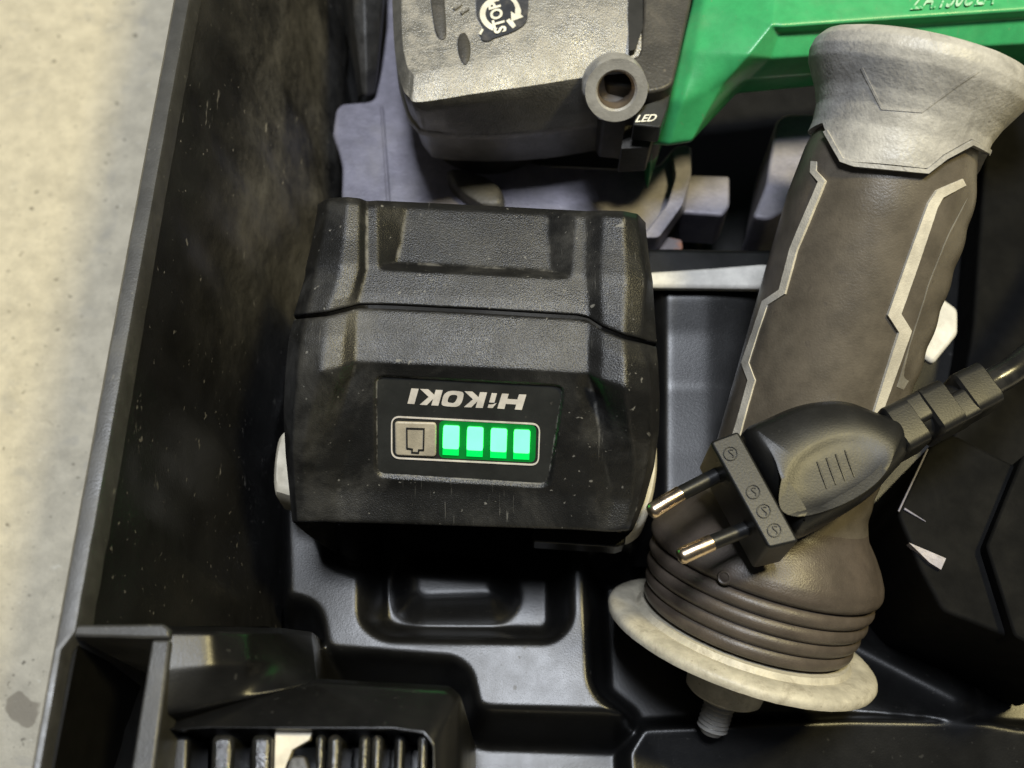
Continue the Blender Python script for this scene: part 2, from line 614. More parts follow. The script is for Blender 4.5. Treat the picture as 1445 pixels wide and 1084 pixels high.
# scuffed inner wall, drawn in from rim to tray
rows_y = [-120, 0, 80, 150, 220, 290, 360, 430, 520, 620, 720, 800, 884]
base_x = [478, 476, 474, 476, 484, 482, 458, 440, 420, 402, 390, 384, 378]
fold = [0.010, 0.010, 0.009, 0.007, 0.005, 0.003, 0.001, 0.0, -0.001, 0.0, 0.001, 0.0, 0.0]
ctrl = []
for y, bx, fo in zip(rows_y, base_x, fold):
    ix = 287 + (54 - 287) * (y + 100) / 1290.0
    a = at(ix, y, RIMZ - 0.0015)
    b = at(bx, y, 0.037)
    row = [a + np.array([-0.001, 0, 0]), a + np.array([0.0002, 0, -0.004])]
    for t, zz in ((0.22, 0.100), (0.45, 0.080), (0.62, 0.068), (0.80, 0.052)):
        p = a + (b - a) * t
        p[2] = zz + fo * (1 if 0.3 < t < 0.7 else 0.4)
        row.append(p)
    row += [b, b + np.array([0.0015, 0, -0.012])]
    ctrl.append(row)
P = soft_patch(ctrl, 0.0010, 8)
nn = patch_normals(P)
Y = P[..., 1]
X = P[..., 0]
dent = 0.0007 * np.sin(Y * 160 + 2 * np.sin(X * 120)) * np.sin(X * 260 + Y * 70) + 0.0003 * np.sin(Y * 420 + X * 300)
dent = dent * sstep((np.arange(P.shape[1]) - 8) / 14.0)[None, :]
P = P + nn * dent[..., None]
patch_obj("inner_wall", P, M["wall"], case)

# moulded pillar and hollow in the far left corner
ctrl = []
for y, xs, zs in ((-120, (470, 500, 520, 545, 552), (0.040, 0.066, 0.068, 0.062, 0.035)),
                  (0, (480, 497, 515, 540, 549), (0.040, 0.066, 0.068, 0.062, 0.035)),
                  (45, (488, 501, 516, 537, 545), (0.040, 0.064, 0.066, 0.06, 0.035)),
                  (100, (500, 508, 517, 533, 540), (0.040, 0.058, 0.060, 0.056, 0.035)),
                  (135, (505, 511, 517, 530, 535), (0.040, 0.052, 0.054, 0.050, 0.035)),
                  (146, (505, 511, 517, 530, 535), (0.034, 0.034, 0.034, 0.034, 0.034))):
    ctrl.append([at(x, y, z) for x, z in zip(xs, zs)])
P = soft_patch(ctrl, 0.0006, 5)
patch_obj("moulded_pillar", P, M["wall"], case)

# formed tray: one sheet with steps, wells and ramps
gx = np.arange(-0.075, 0.240, 0.00065)
gy = np.arange(-0.125, 0.240, 0.00065)
X, Y = np.meshgrid(gx, gy)
Z = np.full(X.shape, 0.019)


def raise_to(Z, pts, zref, z, w, r=12, shift=0.0):
    poly = px_outline(round_poly(pts, r), zref)
    d = sdf_poly(X, Y, poly)
    k = sstep(0.5 - (d + shift) / w)
    return Z * (1 - k) + z * k, d


# lit plateau in front of the battery, its foot follows the S-shaped line
Z, d_pl = raise_to(Z, [(395, 560), (402, 868), (446, 880), (454, 930), (470, 946), (636, 958), (650, 968), (660, 1016),
                       (684, 1028), (878, 1034), (894, 1014), (846, 975), (838, 800), (905, 790), (960, 560), (960, 300), (470, 300)],
                   0.030, 0.042, 0.0075, 16)
# battery well and the finger hollow with a raised tongue
Z, _ = raise_to(Z, [(452, 400), (452, 745), (468, 790), (505, 803), (524, 806), (524, 700), (700, 600), (870, 700), (870, 400)], 0.042, 0.036, 0.004, 14)
Z, _ = raise_to(Z, [(522, 640), (522, 870), (545, 886), (775, 890), (792, 872), (792, 640)], 0.042, 0.029, 0.0065, 26)
Z, _ = raise_to(Z, [(568, 790), (566, 842), (590, 862), (700, 858), (716, 842), (704, 800)], 0.034, 0.0345, 0.009, 20)
# block to the right of the battery: ledge, then a sloping face
Z, _ = raise_to(Z, [(905, 345), (905, 408), (1120, 410), (1130, 345)], 0.054, 0.054, 0.0025, 4)
# low sill along the front
Zs = Z.copy()
Z, d_s = raise_to(Z, [(905, 1020), (880, 1060), (900, 1400), (1900, 1400), (1700, 1035), (1440, 1021), (1390, 1012), (1200, 1008)], 0.026, 0.026, 0.003, 8)
Z = Z - 0.30 * np.clip(-d_s - 0.002, 0, 0.03)
# shelf beside the left pocket
Z, _ = raise_to(Z, [(150, 890), (395, 893), (446, 905), (452, 948), (225, 1003), (120, 1060)], 0.050, 0.050, 0.004, 8)
# rounded ridge under the handle on the right
a, b = at(1195, 905, 0.03)[:2], at(1350, 985, 0.03)[:2]
e = b - a
h = np.clip(((X - a[0]) * e[0] + (Y - a[1]) * e[1]) / (e @ e), 0, 1)
dd = np.hypot(X - a[0] - e[0] * h, Y - a[1] - e[1] * h)
Z = np.maximum(Z, 0.019 + 0.010 * np.exp(-(dd / 0.0075) ** 2))
Z += 0.0002 * np.sin(X * 150 + 1.3) * np.sin(Y * 130)
P = blur(blur(np.stack([X, Y, Z], -1), 1, 0), 1, 1)
patch_obj("moulded_tray", P, M["case"], case)

# latch pocket: cross wall and side wall round a shaft whose shade is painted black
cw = [(74, 885), (84, 881), (232, 880), (240, 889), (238, 902), (212, 903), (84, 898)]
V, F = slab([(92, 882), (230, 880), (239, 887), (240, 901), (92, 898)], RIMZ - 0.0006, 0.105, 0)
obj("pocket_cross_wall", V, F, M["rim"], case, bevel=0.0005, smooth=True)
V, F = slab([(214, 902.5), (240.5, 902.5), (203, 1200), (166, 1200)], RIMZ - 0.0008, 0.105, 0)
obj("pocket_side_wall", V, F, M["rim"], case, bevel=0.0005)
V, F = box((-0.062, -0.083, 0.010), np.array([1, 0, 0.]), np.array([0, 1, 0.]), np.array([0, 0, 1.]), 0.026, 0.070, 0.004)
obj("pocket_floor", V, F, M["pocket"], case)
pl0, pl1 = at(94, 898.5, RIMZ) + np.array([0, 0, -0.004]), at(35, 1200, RIMZ) + np.array([0, 0, -0.004])
V, F = loft([np.array([p + np.array([0, 0, -0.100]), p + np.array([0.0006, 0, -0.100]), p + np.array([0.0006, 0, 0]), p]) for p in (pl0, pl1)])
obj("pocket_shade_sheet", V, F, M["pocket"], case)  # black sheet over the rim's lit inside, standing in for shade
# sloping shelf beside the pocket, running down to the tray
ctrl = []
for xs, ys, zs in (((236, 300, 350, 395, 440, 456), (884, 884, 885, 886, 892, 905), (0.112, 0.108, 0.100, 0.086, 0.064, 0.034)),
                   ((238, 300, 350, 395, 440, 456), (892, 892, 893, 894, 898, 912), (0.116, 0.114, 0.108, 0.094, 0.072, 0.034)),
                   ((228, 300, 350, 400, 444, 460), (945, 940, 936, 932, 930, 935), (0.116, 0.114, 0.110, 0.100, 0.090, 0.036)),
                   ((212, 270, 330, 400, 448, 462), (1012, 1003, 990, 974, 962, 956), (0.115, 0.112, 0.109, 0.107, 0.104, 0.036)),
                   ((200, 262, 326, 400, 450, 464), (1040, 1026, 1008, 986, 970, 962), (0.104, 0.102, 0.100, 0.098, 0.096, 0.034))):
    ctrl.append([at(x, y, z) for x, y, z in zip(xs, ys, zs)])
patch_obj("sloping_shelf", soft_patch(ctrl, 0.0007, 5), M["case"], case)

ctrl = []
for y, z in ((395, 0.044), (407, 0.053), (414, 0.0535), (470, 0.0500), (545, 0.0465), (640, 0.0450), (720, 0.0442), (800, 0.0436)):
    ctrl.append([at(x, y, zz) for x, zz in ((880, z - 0.02), (922, z - 0.003), (938, z), (1000, z), (1060, z - 0.001), (1110, z - 0.003))])
patch_obj("sloping_block", soft_patch(ctrl, 0.0007, 6), M["case"], case)

# dusty upright post behind the grinder
V, F = slab([(1096, 168), (1112, 160), (1168, 160), (1160, 262), (1118, 292), (1085, 310), (1062, 306), (1080, 262)], 0.058, 0.03, 8)
obj("upright_post", V, F, M["guard"], case, bevel=0.003, seg=4)
# dark slab over the lit tray floor, shade put into its colour
V, F = slab([(1395, 150), (1445, 140), (1600, 140), (1620, 800), (1400, 700), (1340, 640), (1372, 470)], 0.034, 0.02, 20)
obj("side_shade_slab", V, F, M["box"], case, bevel=0.004, seg=4)

# ------------------------------------------------------------------ battery pack
bat = empty("battery_pack", at(680, 560, 0.042) * np.array([1, 1, 0]) + np.array([0, 0, 0.036]),
            "black battery pack with four glowing green lights and upside-down silver lettering", "battery pack")
# plane of the label face
LA, LB, LC = at(528, 528, 0.1008), at(800, 543, 0.1008), at(528, 690, 0.0815)
LN = unit(np.cross(LC - LA, LB - LA))
if LN[2] < 0:
    LN = -LN


def onlabel(px, py, h=0.0):
    w = ray(px, py)
    p = CAM + w * ((LA - CAM) @ LN) / (w @ LN)
    return p + LN * h


def seam_row(drop=0.0, dy=0.0):
    xs = [413, 432, 462, 492, 506, 530, 680, 815, 832, 850, 880, 905, 926]
    ys = [447, 445, 442, 435, 431, 431, 438, 446, 450, 462, 474, 480, 485]
    zs = [0.1000, 0.1055, 0.1065, 0.1060, 0.1045, 0.1045, 0.1045, 0.1045, 0.1045, 0.1055, 0.1065, 0.1045, 0.0990]
    return [at(x, y, z) + np.array([0, dy, -drop]) for x, y, z in zip(xs, ys, zs)]


def side(row, l=0.045, r=0.045):
    """close a row with the pack's flanks dropping to the base"""
    a, b = row[0].copy(), row[-1].copy()
    a0 = a + np.array([0.002, 0, -0.012])
    b0 = b + np.array([-0.002, 0, -0.012])
    a1 = a + np.array([0.006, 0, 0])
    b1 = b + np.array([-0.006, 0, 0])
    a1[2] = b1[2] = l
    return [a1, a0] + row + [b0, b1]


def brow(xs, ys, zs):
    return [at(x, y, z) for x, y, z in zip(xs, ys, zs)]


# columns: edge, bulge, bulge, inner edge, valley, recess lip, recess floor L, mid, recess floor R, lip, valley, bulge...
XS = {
    'back': [447, 462, 490, 508, 517, 532, 574, 680, 772, 812, 826, 850, 880, 900, 912],
    'rec':  [430, 444, 480, 507, 517, 534, 558, 680, 778, 806, 826, 848, 884, 912, 922],
    'seam': [413, 432, 462, 490, 505, 530, 560, 680, 780, 815, 832, 850, 880, 905, 928]}
upper = []
yb = [290, 281, 279, 281, 285, 284, 286, 291, 296, 298, 299, 298, 299, 303, 316]
zb = [0.1020, 0.1075, 0.1092, 0.1086, 0.1062, 0.1062, 0.1062, 0.1062, 0.1062, 0.1062, 0.1062, 0.1086, 0.1092, 0.1072, 0.1010]
z_rec = [0.1014, 0.1070, 0.1086, 0.1080, 0.1060, 0.1060, 0.1022, 0.1022, 0.1022, 0.1060, 0.1060, 0.1080, 0.1086, 0.1066, 0.1005]
back = brow(XS['back'], yb, zb)
bk_low = [p + np.array([0, 0.002, -0.022]) for p in back]
bk0 = [p + np.array([0, 0.001, -0.0016]) for p in back]
upper.append(side(bk_low))
zb2 = list(zb)
zb2[6:9] = [0.1022, 0.1022, 0.1022]
bk0 = [q + np.array([0, 0.0004, 0]) for q in brow(XS['back'], yb, [z - 0.0016 for z in zb2])]
upper.append(side(bk0))
yb1 = [y + 6 for y in yb]
upper.append(side(brow(XS['back'], yb1, zb2)))
ym = [344, 340, 338, 338, 340, 341, 343, 347, 351, 354, 355, 356, 358, 362, 366]
XM = [(a + c) / 2 for a, c in zip(XS['back'], XS['rec'])]
upper.append(side(brow(XM, ym, z_rec)))
yr = [380, 376, 374, 372, 372, 372, 372, 378, 383, 385, 386, 388, 390, 394, 398]
upper.append(side(brow(XS['rec'], yr, z_rec)))
z_fl = [0.1010, 0.1066, 0.1082, 0.1076, 0.1058, 0.1058, 0.1058, 0.1058, 0.1058, 0.1058, 0.1058, 0.1076, 0.1082, 0.1062, 0.1000]
upper.append(side(brow(XS['rec'], [y + 9 for y in yr], z_fl)))
ysm = [447, 445, 442, 435, 431, 431, 432, 438, 444, 446, 450, 462, 474, 480, 486]
zsm = [0.1000, 0.1055, 0.1068, 0.1062, 0.1052, 0.1052, 0.1052, 0.1052, 0.1052, 0.1052, 0.1052, 0.1062, 0.1068, 0.1045, 0.0990]
xq = [(2 * a + c) / 3 for a, c in zip(XS['seam'], XS['rec'])]
upper.append(side(brow(xq, [0.66 * a + 0.34 * (c + 9) for a, c in zip(ysm, yr)], [0.5 * (a + c) for a, c in zip(zsm, z_fl)])))
sm = brow(XS['seam'], ysm, zsm)
upper.append(side([p + np.array([0, 0.00035, -0.0001]) for p in sm]))
upper.append(side([p + np.array([0, 0.0009, -0.0016]) for p in sm]))
P = soft_patch(upper, 0.00042, 3)
patch_obj("upper_shell", P, M["shell"], bat)

lower = []
lower.append(side([p + np.array([0, 0.0002, -0.0022]) for p in sm]))
lower.append(side([p + np.array([0, -0.0003, -0.0004]) for p in sm]))
xs1 = [406, 424, 458, 486, 503, 530, 560, 680, 785, 818, 830, 850, 882, 914, 930]
ys1 = [480, 478, 476, 474, 472, 472, 473, 478, 483, 484, 486, 494, 504, 512, 516]
zs1 = [0.0985, 0.1050, 0.1065, 0.1058, 0.1043, 0.1043, 0.1043, 0.1043, 0.1043, 0.1043, 0.1043, 0.1058, 0.1065, 0.1035, 0.0975]
lower.append(side(brow(xs1, ys1, zs1)))
xs2 = [401, 420, 452, 482, 502, 530, 560, 680, 785, 816, 830, 848, 884, 918, 932]
ys2 = [530, 527, 524, 519, 511, 511, 513, 518, 524, 526, 528, 536, 548, 556, 560]
zs2 = [0.0960, 0.1030, 0.1052, 0.1045, 0.1030, 0.1030, 0.1030, 0.1030, 0.1030, 0.1030, 0.1030, 0.1042, 0.1048, 0.1005, 0.0945]
lower.append(side(brow(xs2, ys2, zs2)))
# the label face: centre columns lie in the label plane
xs3 = [399, 415, 440, 468, 496, 512, 560, 680, 790, 812, 838, 858, 888, 918, 931]
ys3 = [580, 577, 570, 560, 534, 527, 529, 535, 541, 543, 552, 574, 592, 602, 606]
r3 = brow(xs3, ys3, [0.0905, 0.0980, 0.1000, 0.0995, 0.0990, 0, 0, 0, 0, 0, 0.0975, 0.0985, 0.0990, 0.0955, 0.0890])
for k in range(5, 10):
    r3[k] = onlabel(xs3[k], ys3[k])
lower.append(side(r3))
xs4 = [402, 412, 428, 450, 472, 496, 560, 680, 796, 826, 850, 874, 896, 914, 924]
ys4 = [640, 637, 632, 624, 618, 612, 612, 618, 624, 627, 634, 642, 650, 656, 658]
r4 = brow(xs4, ys4, [0.0830, 0.0900, 0.0912, 0.0910, 0.0908, 0, 0, 0, 0, 0, 0.0898, 0.0900, 0.0902, 0.0880, 0.0820])
for k in range(5, 10):
    r4[k] = onlabel(xs4[k], ys4[k])
lower.append(side(r4))
xs5 = [408, 416, 428, 442, 458, 480, 560, 680, 800, 838, 864, 880, 892, 902, 910]
ys5 = [698, 696, 694, 692, 691, 690, 690, 694, 699, 702, 704, 706, 707, 708, 708]
r5 = brow(xs5, ys5, [0.0760, 0.0808, 0.0818, 0.0820, 0.0820, 0, 0, 0, 0, 0, 0.0808, 0.0808, 0.0808, 0.0795, 0.0750])
for k in range(5, 10):
    r5[k] = onlabel(xs5[k], ys5[k])
lower.append(side(r5))
xs6 = [412, 419, 430, 444, 460, 482, 560, 680, 800, 836, 858, 870, 880, 888, 894]
ys6 = [737, 737, 737, 737, 737, 738, 740, 744, 748, 750, 751, 751, 750, 749, 748]
lower.append(side(brow(xs6, ys6, [0.0720] + [0.0775] * 13 + [0.0720]), 0.045, 0.045))
r7 = [p + np.array([0, 0.0015, -0.004]) for p in brow(xs6, ys6, [0.0720] + [0.0775] * 13 + [0.0720])]
lower.append(side(r7))
r8 = [p + np.array([0, 0.012, -0.012]) for p in brow(xs6, ys6, [0.0720] + [0.0775] * 13 + [0.0720])]
lower.append(side(r8))
P = soft_patch(lower, 0.00042, 5)
# sink the label field a little into the face
CRN = [(529, 531), (796, 545), (774, 687), (530, 672)]
poly3 = [onlabel(x, y) for x, y in CRN]
eu = unit(poly3[1] - poly3[0])
ev = np.cross(LN, eu)
lab2 = np.array([[(p - LA) @ eu, (p - LA) @ ev] for p in poly3])
lab2 = round_poly(ccw(lab2), 0.0022, 6)
rel = P - LA
U_, V_, H_ = rel @ eu, rel @ ev, rel @ LN
d = sdf_poly(U_, V_, lab2)
k = sstep(0.5 - d / 0.0007) * (np.abs(H_) < 0.004)
P = P - LN * (0.0009 * k)[..., None]
patch_obj("lower_shell", P, M["shell"], bat)

# base of the pack, seen only as a dark foot under the lip
b0, b1 = at(430, 300, 0.08), at(880, 740, 0.08)
V, F = loft([np.array([[-0.036, -0.010, h], [0.020, -0.012, h], [0.020, 0.028, h], [-0.036, 0.030, h]]) for h in (0.0365, 0.068)])
obj("core_housing", V, F, M["case"], bat, bevel=0.002)
V, F = slab([(752, 744), (884, 752), (882, 768), (870, 772), (752, 764)], 0.066, 0.006, 3)
obj("guide_rail", V, F, M["case"], bat, bevel=0.0006)
# cream release buttons on the flanks
V, F = pillow([(386, 690), (388, 645), (397, 612), (425, 600), (440, 640), (425, 700), (396, 700)], 0.066,
              [(0.052, 0.001), (0.055, 0), (0.064, 0), (0.0665, 0.0006), (0.0675, 0.002)], 5)
obj("release_button", V, F, M["cream"], bat)
V, F = pillow([(880, 746), (878, 680), (905, 600), (924, 608), (928, 655), (922, 700), (908, 738)], 0.066,
              [(0.052, 0.001), (0.055, 0), (0.064, 0), (0.0665, 0.0006), (0.0675, 0.002)], 5)
obj("release_button", V, F, M["cream"], bat)

# label film and what is printed on it; Q maps the enlarged label crop to the face
LH = -0.0009


def Q(cx, cy, h):
    return onlabel(520 + cx * 0.20761, 520 + cy * 0.20761, LH + h)


def lab_prism(pts, h0, h1):
    pts = np.asarray(pts, float)
    lo = np.array([Q(x, y, h0) for x, y in pts])
    hi = np.array([Q(x, y, h1) for x, y in pts])
    n = np.cross(hi[1] - hi[0], hi[2] - hi[0])
    a = 0
    c = hi.mean(0)
    for i in range(len(hi)):
        a += np.cross(hi[i] - c, hi[(i + 1) % len(hi)] - c) @ LN
    if a < 0:
        lo, hi = lo[::-1], hi[::-1]
    return loft([lo, hi])


def lab_ring(outer, w, h0, h1):
    o = ccw(np.asarray(outer, float))
    i = inset(o, w)
    n = len(o)
    V = np.array([Q(*p, h1) for p in o] + [Q(*p, h1) for p in i] + [Q(*p, h0) for p in o] + [Q(*p, h0) for p in i])
    F = []
    for a in range(n):
        b = (a + 1) % n
        F += [(a, n + a, n + b, b), (a, b, 2 * n + b, 2 * n + a), (n + a, 3 * n + a, 3 * n + b, n + b)]
    return V, F


lp = [inset(lab2, 0.0004)]
V = [LA + eu * p[0] + ev * p[1] + LN * (LH + 0.00006) for p in lp[0]]
film = obj("label_panel", *loft([np.array(V) - LN * 0.0003, np.array(V)]), M["label"], bat)
# HiKOKI, upside down in the picture
K1 = [(502, 158), (472, 262), (424, 260), (437, 216), (394, 258), (345, 256), (407, 203), (350, 150), (403, 152), (444, 190), (454, 156)]
K2 = [(x + 302, y + 16) for x, y in K1]
O_out = smooth_closed([(545, 164), (590, 162), (640, 172), (642, 205), (628, 245), (600, 268), (545, 268), (498, 258), (498, 225), (512, 185)], 5)
O_in = smooth_closed([(560, 190), (588, 189), (602, 198), (594, 225), (578, 242), (552, 242), (536, 234), (543, 205)], 5)
letters = [lab_prism([(288, 146), (338, 149), (309, 251), (262, 248)], 0, 0.0002), lab_prism(K1, 0, 0.0002)]
n = 50
oo, oi = ccw(O_out), ccw(O_in)


def resample(P, n):
    P = np.vstack([P, P[:1]])
    s = np.r_[0, np.cumsum(np.linalg.norm(np.diff(P, axis=0), axis=1))]
    t = np.linspace(0, s[-1], n, endpoint=False)
    return np.column_stack([np.interp(t, s, P[:, 0]), np.interp(t, s, P[:, 1])])


def align(P, c):
    a = np.arctan2(P[:, 1] - c[1], P[:, 0] - c[0])
    return np.roll(P, -int(np.argmin(a)), axis=0)


oo, oi = align(resample(oo, n), (570, 215)), align(resample(oi, n), (570, 215))
V = np.array([Q(*p, 0.0002) for p in oo] + [Q(*p, 0.0002) for p in oi])
letters.append((V, [(a, n + a, n + (a + 1) % n, (a + 1) % n) for a in range(n)]))
letters.append(lab_prism(K2, 0, 0.0002))
letters.append(lab_prism([(836, 178), (872, 180), (854, 242), (818, 240)], 0, 0.0002))
letters.append(lab_prism([(868, 246), (842, 278), (808, 276), (814, 256), (840, 256)], 0, 0.0002))
letters.append(lab_prism([(906, 181), (952, 184), (942, 218), (1010, 222), (1022, 187), (1072, 189), (1041, 291), (993, 288), (1003, 254), (932, 250),
                          (922, 285), (874, 281)], 0, 0.0002))
V, F = join(*letters)
obj("brand_lettering", V, F, M["print"], film, smooth=False)
V, F = lab_ring(round_poly([(150, 332), (1168, 384), (1158, 672), (150, 622)], 62, 8), 9, 0, 0.0003)
obj("indicator_outline", V, F, M["print"], film, smooth=False)
V, F = lab_prism(round_poly([(176, 366), (460, 374), (458, 606), (180, 596)], 26, 5), 0, 0.0007)
btn = obj("check_button", V, F, M["button"], film, bevel=0.0004, seg=3)
V, F = lab_ring([(255, 404), (382, 408), (378, 562), (346, 562), (343, 582), (290, 578), (291, 556), (256, 550)], 14, 0.00065, 0.00085)
obj("button_icon", V, F, M["ink"], film, smooth=False)
V, F = lab_prism(round_poly([(478, 364), (1140, 398), (1132, 650), (476, 618)], 40, 6), 0, 0.00012)
obj("indicator_window", V, F, M["window"], film, smooth=False)
for x0, y0 in ((505, 395), (668, 405), (829, 415), (986, 424)):
    w, hh = 114, 196
    y1 = y0 + hh * 0.78
    sk = lambda x, y: (x - (y - y0) * 0.03, y + (x - x0) * 0.05)
    c = [sk(x0 + 3, y0), sk(x0 + w - 2, y0), sk(x0 + w - 2, y1), sk(x0 + 3, y1)]
    g = [sk(x0 + 3, y1), sk(x0 + w - 2, y1), sk(x0 + w - 2, y0 + hh), sk(x0 + 3, y0 + hh)]
    V1, F1 = lab_prism(round_poly(c, 14, 3), 0, 0.0007)
    V2, F2 = lab_prism(g, 0, 0.0006)
    V, F = join((V1, F1), (V2, F2))
    obj("indicator_light", V, F, [M["led_core"], M["led_edge"]], film, smooth=False, slots=[0] * len(F1) + [1] * len(F2))

# ------------------------------------------------------------------ angle grinder
gr = empty("angle_grinder", at(720, 60, 0.045), "angle grinder with grey metal gear head and green body, at the top", "angle grinder")
# gear head, lofted downwards from its flat top
def L_(pts, z):
    return np.array([at(x, y, zz) for (x, y), zz in zip(pts, z if np.ndim(z) else [z] * len(pts))])


top = [(566, -90), (567, 40), (573, 88), (582, 103), (594, 108), (672, 92), (750, 70), (846, 43), (905, 50), (905, -90)]
cha = [(551, -90), (556, 58), (566, 118), (577, 137), (593, 144), (672, 132), (750, 121), (826, 109), (905, 118), (905, -90)]
si1 = [(551, -90), (557, 66), (569, 128), (581, 150), (596, 158), (672, 148), (750, 138), (828, 126), (905, 130), (905, -90)]
si2 = [(556, -90), (562, 80), (575, 150), (588, 174), (604, 184), (672, 188), (750, 184), (830, 172), (905, 170), (905, -90)]
lo1 = [(x - 3 if x < 600 else x, y + 3) for x, y in si2]
lo2 = [(x - 3 if x < 600 else x, y + 9) for x, y in si2]
lo3 = [(x + 6, y + 6) for x, y in si2]
lo4 = [(x + 16, y + 40) for x, y in si2]
loops = [L_(lo4, 0.060), L_(lo3, 0.0745), L_(lo2, 0.0755), L_(lo1, 0.0778), L_(si2, 0.0785), L_(si1, [0.0925, 0.0925, 0.0928, 0.0930, 0.0930, 0.0926, 0.0920, 0.0915, 0.0915, 0.0925]), L_(cha, [0.0955, 0.0955, 0.0958, 0.0962, 0.0964, 0.0960, 0.0954, 0.0948, 0.0948, 0.0955]), L_(top, 0.0985)]
nloop = []
for l in loops:
    ll = l[:-2]
    s = smooth_open(ll, 6)
    # keep the front edge of the chamfer fairly straight
    nloop.append(np.vstack([s, l[-2:]]))
V, F = loft(nloop[::-1])
F = [f[::-1] for f in F]
obj("gear_housing", V, F, M["cast"], gr, angle=28, bevel=0.0009, seg=3)
# shallow ribs and a dimple on the gear head
for pts in ([(606, -40), (622, -40), (630, 40), (626, 56), (616, 50), (610, 20)],
            [(648, 48), (657, 46), (664, 62), (663, 82), (656, 92), (648, 80), (645, 62)]):
    V, F = pillow(pts, 0.0988, [(0.0978, 0), (0.0988, 0.0002), (0.0990, 0.0008)], 4)
    obj("housing_rib", V, F, M["dark_cast"], gr)
for c in ((646, 8), (656, 14)):
    V, F = pillow([(c[0] - 7, c[1] + 4), (c[0] + 5, c[1] - 4), (c[0] + 7, c[1] - 1), (c[0] - 5, c[1] + 7)], 0.0990,
                  [(0.0980, 0), (0.0990, 0.0001), (0.0992, 0.0003)], 1, False)
    obj("index_mark", V, F, M["cast"], gr)
# sticker with a turning arrow and STOP
ZS = 0.0990
V, F = slab(round_poly([(672, -30), (748, -30), (744, 32), (726, 44), (696, 54), (690, 58), (680, 57), (678, 50), (683, 40), (672, 22)], 9, 4), ZS, 0.0008)
stk = obj("direction_sticker", V, F, M["sticker"], gr, smooth=False)


def S(cx, cy):                                        # enlarged sticker crop -> photograph
    return 640 + cx * 0.09689, cy * 0.09689


def flat_poly(pts, z, th=0.0002):
    return slab(pts, z, th)


arc_o = [S(700 + 318 * math.cos(a), 205 + 262 * math.sin(a)) for a in np.radians(np.linspace(112, 262, 24))]
arc_i = [S(700 + 236 * math.cos(a), 200 + 190 * math.sin(a)) for a in np.radians(np.linspace(262, 122, 24))]
pieces = [flat_poly(arc_o + arc_i, ZS + 0.0002)]
pieces.append(flat_poly([S(x, y) for x, y in ((835, -60), (900, -20), (950, 60), (985, 150), (978, 210), (1018, 245), (862, 305), (910, 375), (862, 415), (765, 305), (812, 268),
                                             (840, 300), (836, 165), (895, 205), (900, 110), (870, 40), (800, -40))], ZS + 0.0002))
pieces.append(flat_poly([S(x, y) for x, y in ((368, 490), (412, 418), (438, 430), (398, 508))], ZS + 0.0002))
V, F = join(*pieces)
obj("turn_arrow", V, F, M["white_print"], stk, smooth=False)


def text_mesh(body, offset=0.0, shear=0.0):
    cu = bpy.data.curves.new("lettering", 'FONT')
    cu.body = body
    cu.offset = offset
    cu.shear = shear
    cu.resolution_u = 4
    to = bpy.data.objects.new("lettering_source", cu)
    scene.collection.objects.link(to)
    dg = bpy.context.evaluated_depsgraph_get()
    dg.update()
    me = to.evaluated_get(dg).to_mesh()
    V = np.array([v.co[:] for v in me.vertices])
    F = [tuple(p.vertices) for p in me.polygons]
    to.evaluated_get(dg).to_mesh_clear()
    bpy.data.objects.remove(to)
    bpy.data.curves.remove(cu)
    lo, hi = V.min(0), V.max(0)
    V = (V - lo) / np.where(hi - lo > 1e-9, hi - lo, 1)
    return V[:, :2], F


def text_on(body, p00, p10, p01, z, offset=0.03, shear=0.0, fn=None):
    """lettering stretched between three photograph corners on a surface"""
    UV, F = text_mesh(body, offset, shear)
    p00, p10, p01 = map(np.array, (p00, p10, p01))
    pts = [p00 + (p10 - p00) * u + (p01 - p00) * v for u, v in UV]
    V = np.array([fn(*p) if fn else at(p[0], p[1], z) for p in pts])
    n = np.cross(V[F[0][1]] - V[F[0][0]], V[F[0][2]] - V[F[0][0]])
    return V, F


V, F = text_on("STOP", S(778, 448), S(672, 4), S(598, 500), ZS + 0.0004, 0.035)
obj("stop_lettering", V, F, M["white_print"], stk, smooth=False)

# mounting collar between gear head and green body, with the handle socket
col = [(905, -90), (900, 40), (898, 80), (878, 92), (830, 150), (880, 170), (915, 208), (926, 206), (948, 128), (978, 0), (988, -90)]
V, F = slab([(908, -90), (908, 20), (902, 78), (872, 86), (850, 100), (856, 118), (900, 122), (915, 130), (936, 126), (950, 118), (976, 0), (986, -90)], 0.0975, 0.030, 6)
obj("mounting_collar", V, F, M["dark_cast"], gr, bevel=0.0018, seg=3)
V, F = slab([(889, -90), (907, -90), (907, 40), (896, 70), (888, 72), (886, 20)], 0.0988, 0.006, 3)
obj("collar_gap", V, F, M["ink"], gr)
NAX = unit((0.06, -0.80, 0.60))
nc = at(870, 128, 0.0990)
ex, ey, ez = frame_from(NAX)
R = 46 * np.linalg.norm(nc - CAM) / FPX


def ring_loop(c, r, n=48, hexy=0.0):
    th = np.linspace(0, 2 * math.pi, n, endpoint=False)
    rr = np.minimum(r, (r * 0.90 / np.cos((th % (math.pi / 3)) - math.pi / 6)) if hexy else np.full(n, r))
    return c + rr[:, None] * (np.outer(np.cos(th), ex) + np.outer(np.sin(th), ey))


